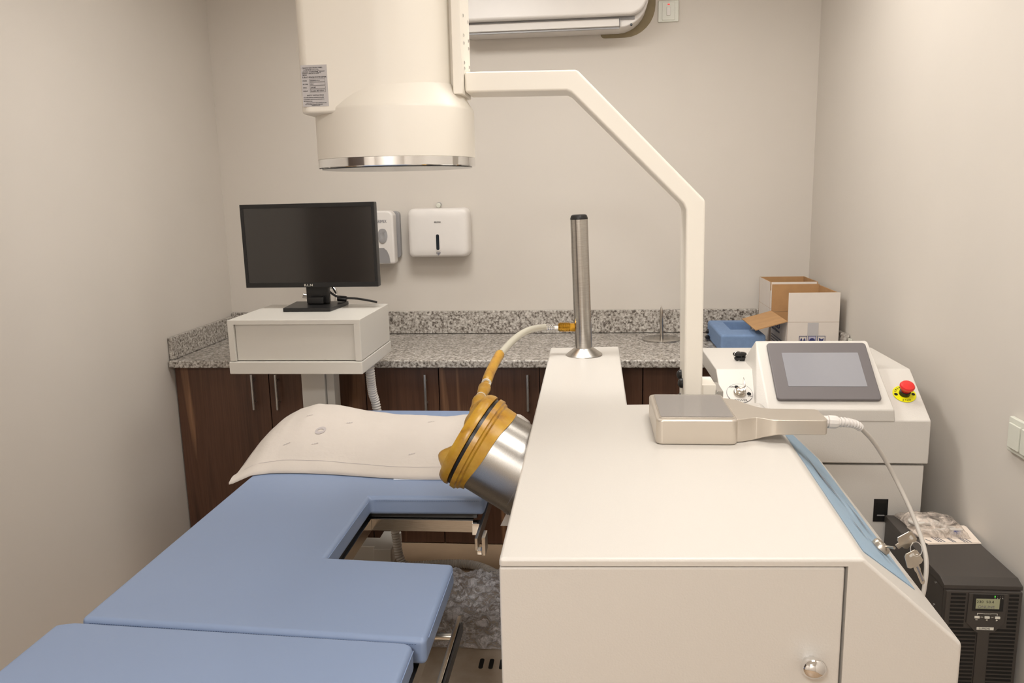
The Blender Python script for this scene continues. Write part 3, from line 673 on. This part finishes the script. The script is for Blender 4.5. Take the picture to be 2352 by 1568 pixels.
# brass coupling
cp = pb+pax*.100; cdv = Vector((-1, 0, .01)).normalized()
lathe('coupling_nut', [(.0165, .028), (.0165, .045), (.014, .046)], frame(cp, cdv), 'brass', t, 6, 20)
lathe('coupling', [(.0150, .046)]+[(.0155+(.0016 if k % 2 else 0), .047+.0035*k) for k in range(11)]+[(.013, .087)], frame(cp, cdv), 'brass', t, 24)
lathe('hose_tail', [(.008, .087), (.008, .10)]+[(.0095+(.003 if k % 2 else 0), .10+.004*k) for k in range(10)]+[(.009, .142)], frame(cp, cdv), 'chrome', t, 20)
hp = [(-.162, 2.795, 1.081), (-.211, 2.68, 1.090), (-.252, 2.56, 1.079), (-.287, 2.42, 1.052)]
tube('clear_hose', [(-.135, 2.795, 1.0805)]+hp+[(-.292, 2.38, 1.044)], .0118, 'clearhose', t)
hy = [(-.284, 2.435, 1.055), (-.287, 2.42, 1.052), (-.299, 2.3, 1.028), (-.303, 2.22, 1.008), (-.304, 2.15, .999), (-.305, 2.09, .994), (-.309, 2.02, .975), (-.323, 1.96, .940), (-.34, 1.95, .905)]
def yr(u):
    b = .0150
    for c0, w0, a0 in ((.40, .025, -.0055), (.56, .025, -.0045), (.48, .05, .003), (.68, .06, .003)): b += a0*math.exp(-((u-c0)/w0)**2)
    return b+.0012*math.sin(u*60)*(1 if u > .35 else 0)-(.008*max(0, u-.75)/.25)
tube('latex_sleeve', hy, yr, 'amber', t, 10, 16)
PSP = spline(hy, 10)
for i in (28, 44):
    p = PSP[i]; dd = (PSP[i+1]-PSP[i-1]).normalized()
    lathe('cable_tie', [(.011, -.002), (.0145, -.002), (.0145, .002), (.011, .002)], frame(p, dd), 'whiteink', t, 20)
    box('cable_tie_head', -.005, .005, -.004, .004, -.003, .003, 'whiteink', t, .001, Matrix.Translation(p+Vector((.010, -.012, 0))))
# therapy head
ax = Vector((.871, -.12, -.492)).normalized(); O = Vector((-.314, 1.95, .934)); mh = frame(O, ax, (.492, 0, .871))
hd = lathe('therapy_head', [(.109, .028), (.1125, .03), (.1125, .20), (.107, .206), (.09, .207)], mh, 'headsteel', t, 72)
lathe('head_bolt_ring', [(.1135, .172), (.1145, .173), (.1145, .186), (.1135, .187)], mh, 'headsteel', hd, 72)
bm = bmesh.new(); n = 96; prof = [(.100, .021), (.128, .022), (.1285, .034), (.124, .037), (.1235, .042), (.1185, .046), (.1165, 1.0), (.1135, 1.0)]
rings = []
for j, (r_, z_) in enumerate(prof):
    ring = []
    for k in range(n):
        a = 2*math.pi*k/n; zz = z_
        if z_ == 1.0: zz = .066+.012*math.cos(a)+.0018*math.sin(5*a)
        ring.append(bm.verts.new(mh @ Vector((r_*math.cos(a), r_*math.sin(a), zz))))
    rings.append(ring)
for a, b in zip(rings, rings[1:]):
    for k in range(n): bm.faces.new((a[k], a[(k+1) % n], b[(k+1) % n], b[k]))
cuff = finish('latex_cuff', bm, 'amber', hd, 0, 3, 30)
for k in range(16):
    a = random.uniform(-2.6, -.6); z = random.uniform(.03, .065); p = mh @ Vector((.1245*math.cos(a), .1245*math.sin(a), z)); nn = (mh.to_3x3() @ Vector((math.cos(a), math.sin(a), 0)))
    if z > .045: p = mh @ Vector((.1185*math.cos(a), .1185*math.sin(a), z))
    lathe('rust_spot', [(random.uniform(.0008, .0028), 0), (.0005, .0006)], frame(p, nn), 'rust', cuff, 8)
lathe('o_ring', [(.118, .013), (.1225, .014), (.1225, .0215), (.118, .0218)], mh, 'oring', hd, 72)
lathe('latex_rim', [(.112, -.012), (.120, -.014), (.1255, -.006), (.1285, .006), (.1275, .012), (.118, .0128)], mh, 'amber', hd, 72)
bm = bmesh.new(); nr, na = 16, 72; rows = []
for j in range(nr+1):
    tt = j/nr; row = []
    for k in range(na):
        a = 2*math.pi*k/na; px, py = tt*math.cos(a), tt*math.sin(a)
        hgt = .005*(1-tt**2)+.005*(1-tt**4)*noise.noise((px*2.5, py*2.5, 2))
        hgt += .037*math.exp(-((px+.70)/(.34 if px > -.70 else .16))**2-((py+.02)/.35)**2) + .016*math.exp(-((px-.42)/.4)**2-(py/.2)**2)
        hgt += .012*math.exp(-((px-.85)/.2)**2-(py/.15)**2)
        row.append(bm.verts.new(mh @ Vector((.118*px, .118*py, -.011-hgt*(1-tt**8)))))
    rows.append(row)
for a, b in zip(rows, rows[1:]):
    for k in range(na): bm.faces.new((a[k], a[(k+1) % na], b[(k+1) % na], b[k]))
bmesh.ops.remove_doubles(bm, verts=bm.verts, dist=1e-5)
finish('membrane', bm, 'amber', hd, 0, 3, 45)
prism('splash_guard', [(-.268, .586), (-.1505, .586), (-.1505, .70), (-.235, .655)], .004, XZ(2.20), 'abs', t, .001)

# ------------------------------------------------------------------ hand-held probe on the cabinet top
t = thing('hand_probe', 'silver hand-held unit with clear window and handle on the white cabinet', 'probe', (.24, 1.88, ZT))
zp = ZT+.0008
bx_ = prism('head_box', rounded(.147, .330, 1.766, 2.004, .016), .058, XY(zp), 'silverpaint', t, .005, 3)
nk = [(.3295, 1.785), (.345, 1.789), (.362, 1.798), (.376, 1.800), (.388, 1.793), (.402, 1.783), (.42, 1.779), (.515, 1.779), (.525, 1.782), (.530, 1.79), (.530, 1.866), (.526, 1.873), (.517, 1.876), (.425, 1.878), (.40, 1.889), (.378, 1.92), (.362, 1.955), (.345, 1.972), (.3295, 1.976)]
bm = bmesh.new()
# neck and handle: bottom lifts off the top towards the grip
lo, hi = [], []
for x, y in nk:
    s = min(1, max(0, (x-.365)/.05)); s = s*s*(3-2*s)
    lo.append(bm.verts.new((x, y, zp+.001+.020*s))); hi.append(bm.verts.new((x, y, zp+.0555)))
k = len(nk); bm.faces.new(lo[::-1]); bm.faces.new(hi)
for i in range(k): bm.faces.new((lo[i], lo[(i+1) % k], hi[(i+1) % k], hi[i]))
bmesh.ops.triangulate(bm, faces=[fc for fc in bm.faces if len(fc.verts) > 4])
finish('handle', bm, 'silverpaint', t, .009, 4, 50)
prism('window_frame', rounded(.156, .325, 1.782, 1.990, .006), .0012, XY(zp+.0582), 'silverpaint', t, .0005)
prism('backing', rounded(.160, .321, 1.787, 1.985, .004), .0008, XY(zp+.0594), 'plate', t)
prism('window', rounded(.158, .323, 1.785, 1.987, .005), .0016, XY(zp+.0604), 'window', t, .0004)
gl = lathe('cable_gland', [(.014, 0), (.014, .009), (.012, .010), (.0155, .011), (.0155, .026), (.0135, .032), (.011, .034)], frame((.5302, 1.825, zp+.040), (1, 0, -.05)), 'abs', t, 12, 20)
cpth = [(.560, 1.825, 1.0195), (.582, 1.828, 1.018), (.606, 1.836, 1.011), (.623, 1.848, .998), (.675, 1.895, .943), (.731, 1.92, .857), (.768, 1.88, .767), (.776, 1.82, .70), (.766, 1.79, .635), (.752, 1.78, .58), (.735, 1.77, .45), (.70, 1.75, .2), (.69, 1.74, .012)]
SP = spline(cpth, 8)
tube('cable', cpth, .0052, 'cord', t, 8)
tube('strain_relief', cpth[:4], lambda u: .0105-.003*u+.0016*(1 if math.sin(u*2*math.pi*9) > 0 else -1), 'abs', gl, 40, 12, 30)

# ------------------------------------------------------------------ control console
t = thing('control_console', 'white control console with touch screen behind the lithotripsy cabinet', 'console', (.68, 2.55, 0))
prof = [(2.30, .757), (2.30, .886), (2.475, 1.0), (2.82, 1.0), (2.82, .757)]
hdz = prism('head', prof, .968-.388, YZ(.388), 'white', t, .004, 3)
cut(hdz, [(.3, .425, 2.425, 2.9, .7, .953)])
lo = box('lower_body', .40, .960, 2.306, 2.80, .03, .751, 'white', t, .004)
for x in (.45, .91):
    for y in (2.36, 2.74): lathe('caster', [(.02, 0), (.028, .01), (.028, .029)], frame((x, y, 0), (0, 0, 1)), 'black', t, 14)
lt = box('latch', .826, .866, 2.3035, 2.3058, .577, .647, 'black', t, .0005)
box('latch_pocket', .834, .859, 2.3028, 2.3034, .597, .634, 'deep', lt, 0); box('latch_lip', .836, .857, 2.301, 2.3027, .596, .599, 'greyabs', lt, 0)
# screen wedge
bm = bmesh.new(); V = lambda *p: bm.verts.new(p)
a = [V(.478, 2.2965, .884), V(.868, 2.2965, .884), V(.864, 2.2965, .919), V(.514, 2.2965, .919)]
b = [V(.848, 2.502, 1.079), V(.512, 2.502, 1.079)]; c2 = [V(.846, 2.518, 1.080), V(.514, 2.518, 1.080)]; d2 = [V(.868, 2.62, .99), V(.494, 2.62, .99)]
bm.faces.new((a[0], a[1], a[2], a[3])); bm.faces.new((a[3], a[2], b[0], b[1])); bm.faces.new((b[1], b[0], c2[0], c2[1])); bm.faces.new((c2[1], c2[0], d2[0], d2[1]))
bm.faces.new((a[1], d2[0], c2[0], b[0], a[2])); bm.faces.new((a[0], a[3], b[1], c2[1], d2[1])); bm.faces.new((a[0], d2[1], d2[0], a[1]))
bmesh.ops.triangulate(bm, faces=[fc for fc in bm.faces if len(fc.verts) > 4])
finish('screen_housing', bm, 'white', t, .004, 3)
wn = Vector((0, -.6185, .7858)); wu = Vector((0, .7858, .6185))
mw = Matrix((Vector((1, 0, 0)), wu, wn)).transposed().to_4x4(); mw.translation = Vector((0, 2.298, .920))
bzp = rounded(.540, .834, .027, .246, .010)
bz = prism('bezel', bzp, .010, mw @ Matrix.Translation((0, 0, .0012)), 'bezel', t, .004, 3)
prism('display', rounded(.579, .803, .074, .204, .002), .0008, mw @ Matrix.Translation((0, 0, .0113)), 'glaze', bz)
# emergency stop
pn = Vector((0, -.546, .838)); pu = Vector((0, .838, .546))
E_ = Vector((.921, 2.386, .9425)); me_ = frame(E_, pn, (1, 0, 0))
es = lathe('stop_plate', [(.0325, .0008), (.0325, .0025), (.016, .003)], me_, 'yellow', t, 48)
lathe('stop_collar', [(.0155, .003), (.0155, .016), (.0135, .017)], me_, 'black', es, 32)
lathe('stop_button', [(.0125, .017), (.0135, .024), (.0205, .031), (.0212, .036), (.0185, .0405), (.010, .043), (.001, .0436)], me_, 'red', es, 48)
def ring_text(parent, ctr, mtf, s, rad, a0, a1, size, material, flip=False):
    for i, ch in enumerate(s):
        a = R(a0+(a1-a0)*i/max(1, len(s)-1)); e = mtf.to_3x3()
        p = mtf @ Vector((rad*math.cos(a), rad*math.sin(a), .0034)); up = e @ Vector((math.cos(a), math.sin(a), 0)); rt = e @ Vector((math.sin(a), -math.cos(a), 0))
        if flip: up, rt = -up, -rt
        text('disc_print', ch, size, p-up*size*.35, rt, up, material, parent, 'CENTER', .0002)
ring_text(es, E_, me_, 'EMERGENCY', .0255, 158, 22, .0085, 'ink'); ring_text(es, E_, me_, 'STOP', .0265, 248, 292, .0085, 'ink', True)
for a in (185, -5): lathe('stop_mark', [(.0052, .0032), (.0052, .0034), (.0044, .0034), (.0044, .0032)], me_ @ Matrix.Translation((.0245*math.cos(R(a)), .0245*math.sin(R(a)), 0)), 'ink', es, 16)
# key switch
K_ = Vector((.446, 2.387, .9435)); mk = frame(K_, pn, (1, 0, 0))
ks = lathe('switch_plate', [(.0375, .0006), (.0375, .0014), (.001, .0015)], mk, 'white', t, 48)
lathe('switch_outline', [(.0375, .0014), (.0385, .0016), (.0385, .0006), (.0375, .0006)], mk, 'greyink', ks, 48)
lathe('switch_barrel', [(.0185, .0016), (.0185, .007), (.016, .010), (.0135, .010), (.0135, .016), (.011, .018), (.009, .0165)], mk, 'nickel', ks, 40)
e = mk.to_3x3()
def kt(s, x, y, size): text('switch_print', s, size, mk @ Vector((x, y, .0018)), e @ Vector((1, 0, 0)), e @ Vector((0, 1, 0)), 'ink', ks, 'CENTER', .0002)
kt('OFF', -.020, .022, .0085); kt('ON', .029, -.015, .0075); kt('POWER', 0, -.033, .011)
for cx_, cy_ in ((-.006, .025), (.027, -.003)): lathe('switch_symbol', [(.0052, .0016), (.0064, .0018), (.0064, .0022), (.0052, .0022), (.0052, .0016)], mk @ Matrix.Translation((cx_, cy_, 0)), 'ink', ks, 20)
box('switch_symbol_bar', .0262, .0278, -.003, .0045, .0017, .0024, 'ink', ks, 0, mk)
t = thing('switch_key', 'silver key standing in the power switch of the console', 'key', K_)
prism('bow', [(-.0235, 0), (-.016, -.004), (-.004, -.004), (.004, -.004), (.018, -.004), (.028, 0), (.030, .010), (.026, .022), (.010, .026), (-.010, .026), (-.022, .020), (-.027, .010)], .002, mk @ Matrix.Translation((.0085, 0, .021)) @ Matrix.Rotation(R(90), 4, 'Z') @ Matrix.Rotation(R(90), 4, 'X'), 'chrome', t, .0005)
box('blade', -.0035, .0035, -.001, .001, .012, .0205, 'chrome', t, 0, mk @ Matrix.Translation((.0075, 0, 0)) @ Matrix.Rotation(R(90), 4, 'Z'))
# fobs on the console top
FX = -.016
t = thing('key_fob_pair', 'two black oval fobs on a wire ring on the console top', 'key fob', (.50, 2.62, 1.0))
for dz, dx in ((.0006, 0), (.0145, -.005)):
    lathe('fob', [(.016, 0), (.021, .003), (.0225, .007), (.021, .011), (.014, .0135)], Matrix.Translation((.503+dx+FX, 2.60, 1.0+dz)) @ Matrix.Diagonal((1.0, .6, 1, 1)), 'black', t, 28)
pts = [(.489+FX+.013*math.cos(R(a)), 2.586+.006*math.cos(R(a)), 1.0175+.0165*math.sin(R(a))) for a in range(0, 361, 15)]
tube('ring', pts, .0010, 'chrome', t, 1, 6)

# keys hanging from the cabinet lock
t = thing('key_bunch', 'two brass-grey keys on a ring hanging from the cabinet lock', 'keys', slope(.62, 1.44, .02))
def key(cx_, cz_, y, rot, nm, short=False):
    mt = Matrix.Translation((cx_, y, cz_)) @ Matrix.Rotation(R(rot), 4, 'Y') @ Matrix.Rotation(R(12), 4, 'Z')
    bow = [(-.016, .000), (-.013, .021), (-.009, .025), (.009, .025), (.013, .021), (.016, .000), (.011, -.004), (.0055, -.0045), (.0055, -.013), (.0042, -.016), (.0042, -.038), (0, -.043), (-.0042, -.040), (-.0042, -.016), (-.0055, -.013), (-.0055, -.0045), (-.011, -.004)]
    if short: bow = [(x, max(z, -.012)) for x, z in bow if z > -.039]
    k = prism(nm, bow, .0022, mt @ XZ(0), 'nickel', t, .0006, 2)
    prism('key_hole', rounded(-.005, .005, .016, .0205, .0022), .0030, mt @ XZ(-.0004), 'cord', k)
    if not short: box('key_groove', -.0006, .0022, -.0006, .0003, -.036, -.006, 'greyink', k, 0, mt)
key(.556, .918, 1.400, 50, 'key', True); key(.5765, .884, 1.390, -24, 'key')
pts = [(.577+.010*math.cos(R(a)), 1.393+.004*math.sin(R(a)), .911+.012*math.sin(R(a))) for a in range(0, 361, 20)]
tube('ring', pts, .0008, 'chrome', t, 1, 6)
tube('key_shank', [slope(.62, 1.43, .0125), (.545, 1.407, .906)], .0026, 'nickel', lk, 1, 8)

# ------------------------------------------------------------------ UPS tower
t = thing('ups_tower', 'black uninterruptible power supply tower with lit display by the right wall', 'power supply', (.94, 2.08, 0))
ux0, ux1, uy0, uy1, uz = .851, 1.032, 1.886, 2.285, .602
box('case', ux0+.003, ux1-.003, uy0+.006, uy1, .012, uz-.018, 'satinblack', t, .002)
ld = prism('lid', [(uy0-.004, uz-.017), (uy0-.004, uz-.006), (uy0+.022, uz+.004), (uy1, uz+.004), (uy1, uz-.017)], ux1-ux0, YZ(ux0), 'satinblack', t, .0015)
ld.data.set_sharp_from_angle(angle=R(12))
for y, z in ((1.935, .575), (1.935, .515)): lathe('screw', [(.003, 0), (.003, .0012), (.001, .002)], frame((ux0+.0029, y, z), (-1, 0, 0)), 'chrome', t, 10)
for x in (ux0+.03, ux1-.03):
    for y in (1.93, 2.24): lathe('foot', [(.014, 0), (.016, .0119)], frame((x, y, 0), (0, 0, 1)), 'black', t, 12)
fr = box('front_bezel', ux0+.003, ux1-.003, uy0-.012, uy0+.0055, .012, uz-.0175, 'satinblack', t, .003)
pa = prism('control_panel', [(.905, .581), (.993, .581), (.990, .505), (.970, .482), (.9585, .478), (.9585, .03), (.9315, .03), (.9315, .478), (.925, .482), (.903, .505)], .004, XZ(uy0-.0162), 'satinblack', t, .001)
slat_me = None
def slat(x0, x1, z):
    o = box('vent_slat', x0, x1, uy0-.0132, uy0-.0121, z, z+.0052, 'deep', fr, 0); return o
z = .574
while z > .05:
    if z > .492: segs = [(ux0+.014, .8985), (.998, ux1-.012)]
    elif z > .484: segs = [(ux0+.013, .912), (.984, ux1-.012)]
    else: segs = [(ux0+.012, .9285), (.9615, ux1-.012)]
    for a, b in segs: slat(a, b, z)
    z -= .0102
py = uy0-.0163
scr = box('display_frame', .914, .984, py-.0014, py, .537, .580, 'black', t, .0008)
box('display', .9205, .9745, py-.0022, py-.0015, .5435, .5695, 'lcd', scr, 0)
text('display_print', '230  50.4', .0098, (.9215, py-.0024, .5585), (1, 0, 0), (0, 0, 1), 'ink', scr, 'LEFT', .0001, 1.08)
text('display_print', 'ONLINE', .0098, (.925, py-.0024, .5455), (1, 0, 0), (0, 0, 1), 'greyink', scr, 'LEFT', .0001, 1.1)
for i in range(4):
    box('indicator', .9620+.0058*i, .9635+.0058*i, py-.0022, py-.0015, .5735, .5775, 'green' if i == 0 else 'led', scr, 0)
    text('indicator_print', '~oxA'[i], .0045, (.9628+.0058*i, py-.0024, .5702), (1, 0, 0), (0, 0, 1), 'whiteink', scr, 'CENTER', .0001)
for x in (.926, .949, .973):
    box('button', x-.0058, x+.0058, py-.003, py, .518, .5236, 'whiteink', t, .0008)
box('button_print', .9235, .9285, py-.0006, py, .5125, .5143, 'whiteink', t, 0)
prism('button_print', [(.9465, .5135), (.951, .5158), (.951, .5112)], .0006, XZ(py-.0006), 'whiteink', t)
prism('button_print', [(.975, .5135), (.9705, .5158), (.9705, .5112)], .0006, XZ(py-.0006), 'whiteink', t)
text('button_print', 'TEST/MUTE', .0036, (.9495, py-.0004, .5285), (1, 0, 0), (0, 0, 1), 'whiteink', t, 'CENTER', .0001)
text('button_print', 'ON', .0036, (.9375, py-.0004, .5195), (1, 0, 0), (0, 0, 1), 'whiteink', t, 'CENTER', .0001)
text('button_print', 'OFF', .0036, (.9612, py-.0004, .5195), (1, 0, 0), (0, 0, 1), 'whiteink', t, 'CENTER', .0001)
for a in ((.9262, .9405, .5300, .5308), (.9585, .9728, .5300, .5308), (.9262, .927, .5255, .53), (.972, .9728, .5255, .53)): box('button_print', a[0], a[1], py-.0005, py, a[2], a[3], 'whiteink', t, 0)
lg = box('logo_plate', .928, .967, py-.0008, py, .4875, .4945, 'whiteink', t, 0)
text('logo_print', 'SUPREME', .0068, (.9325, py-.0010, .4886), (1, 0, 0), (0, 0, 1), 'ink', lg, 'LEFT', .0001, .95)
# paper and bag on the UPS
t = thing('leaflet', 'printed leaflet on top of the black power supply', 'leaflet', (.96, 2.14, uz+.004))
zz = uz+.0046
prism('sheet', [(.893, 2.085), (1.034, 2.098), (1.044, 2.21), (.88, 2.195)], .0012, XY(zz), 'paper', t)
prism('sheet', [(.890, 2.089), (1.030, 2.102), (1.040, 2.212), (.88, 2.197)], .0010, XY(zz+.0016), 'paper', t)
for k, (x, l) in enumerate(((.905, .015), (.925, .03), (.931, .04), (.94, .03), (.962, .035), (.968, .03), (.992, .04), (.999, .03), (1.008, .03))):
    prism('print_bar', [(x, 2.099), (x+.0035, 2.0995), (x-.006, 2.10+l), (x-.0095, 2.0995+l)], .0002, XY(zz+.0028), 'greyink', t)
t = thing('plastic_bag', 'crumpled clear plastic bag with a cable on the leaflet', 'bag', (.95, 2.2, uz+.01))
bm = bmesh.new(); nu, nv = 34, 26; G = []
def bag(u, v):
    x = .868+.150*u+.012*math.sin(v*3)*(1-u); y = 2.125+.15*v-.006*u
    e_ = (4*u*(1-u))**.35*(4*v*(1-v))**.4
    z = zz+.004+e_*(.028+.018*noise.noise((x*16, y*30, 5))+.005*noise.noise((x*50, y*70, 2)))
    return Vector((min(x, 1.036), y, z))
tp = [[bm.verts.new(bag(i/nu, j/nv)) for i in range(nu+1)] for j in range(nv+1)]
for j in range(nv):
    for i in range(nu): bm.faces.new((tp[j][i], tp[j][i+1], tp[j+1][i+1], tp[j+1][i]))
finish('bag_film', bm, 'bag', t, 0, 3, 50)
tube('bagged_cable', [(.89, 2.16, zz+.013), (.93, 2.145, zz+.014), (.97, 2.16, zz+.015), (.95, 2.21, zz+.016), (.90, 2.22, zz+.015), (.89, 2.18, zz+.020), (.94, 2.17, zz+.022), (.99, 2.155, zz+.016)], .0055, 'cord', t)
cn = box('bagged_connector', .972, 1.005, 2.139, 2.150, zz+.006, zz+.021, 'cord', t, .002)
box('connector_face', .979, .998, 2.1345, 2.1388, zz+.0085, zz+.0185, 'vga', cn, .001)
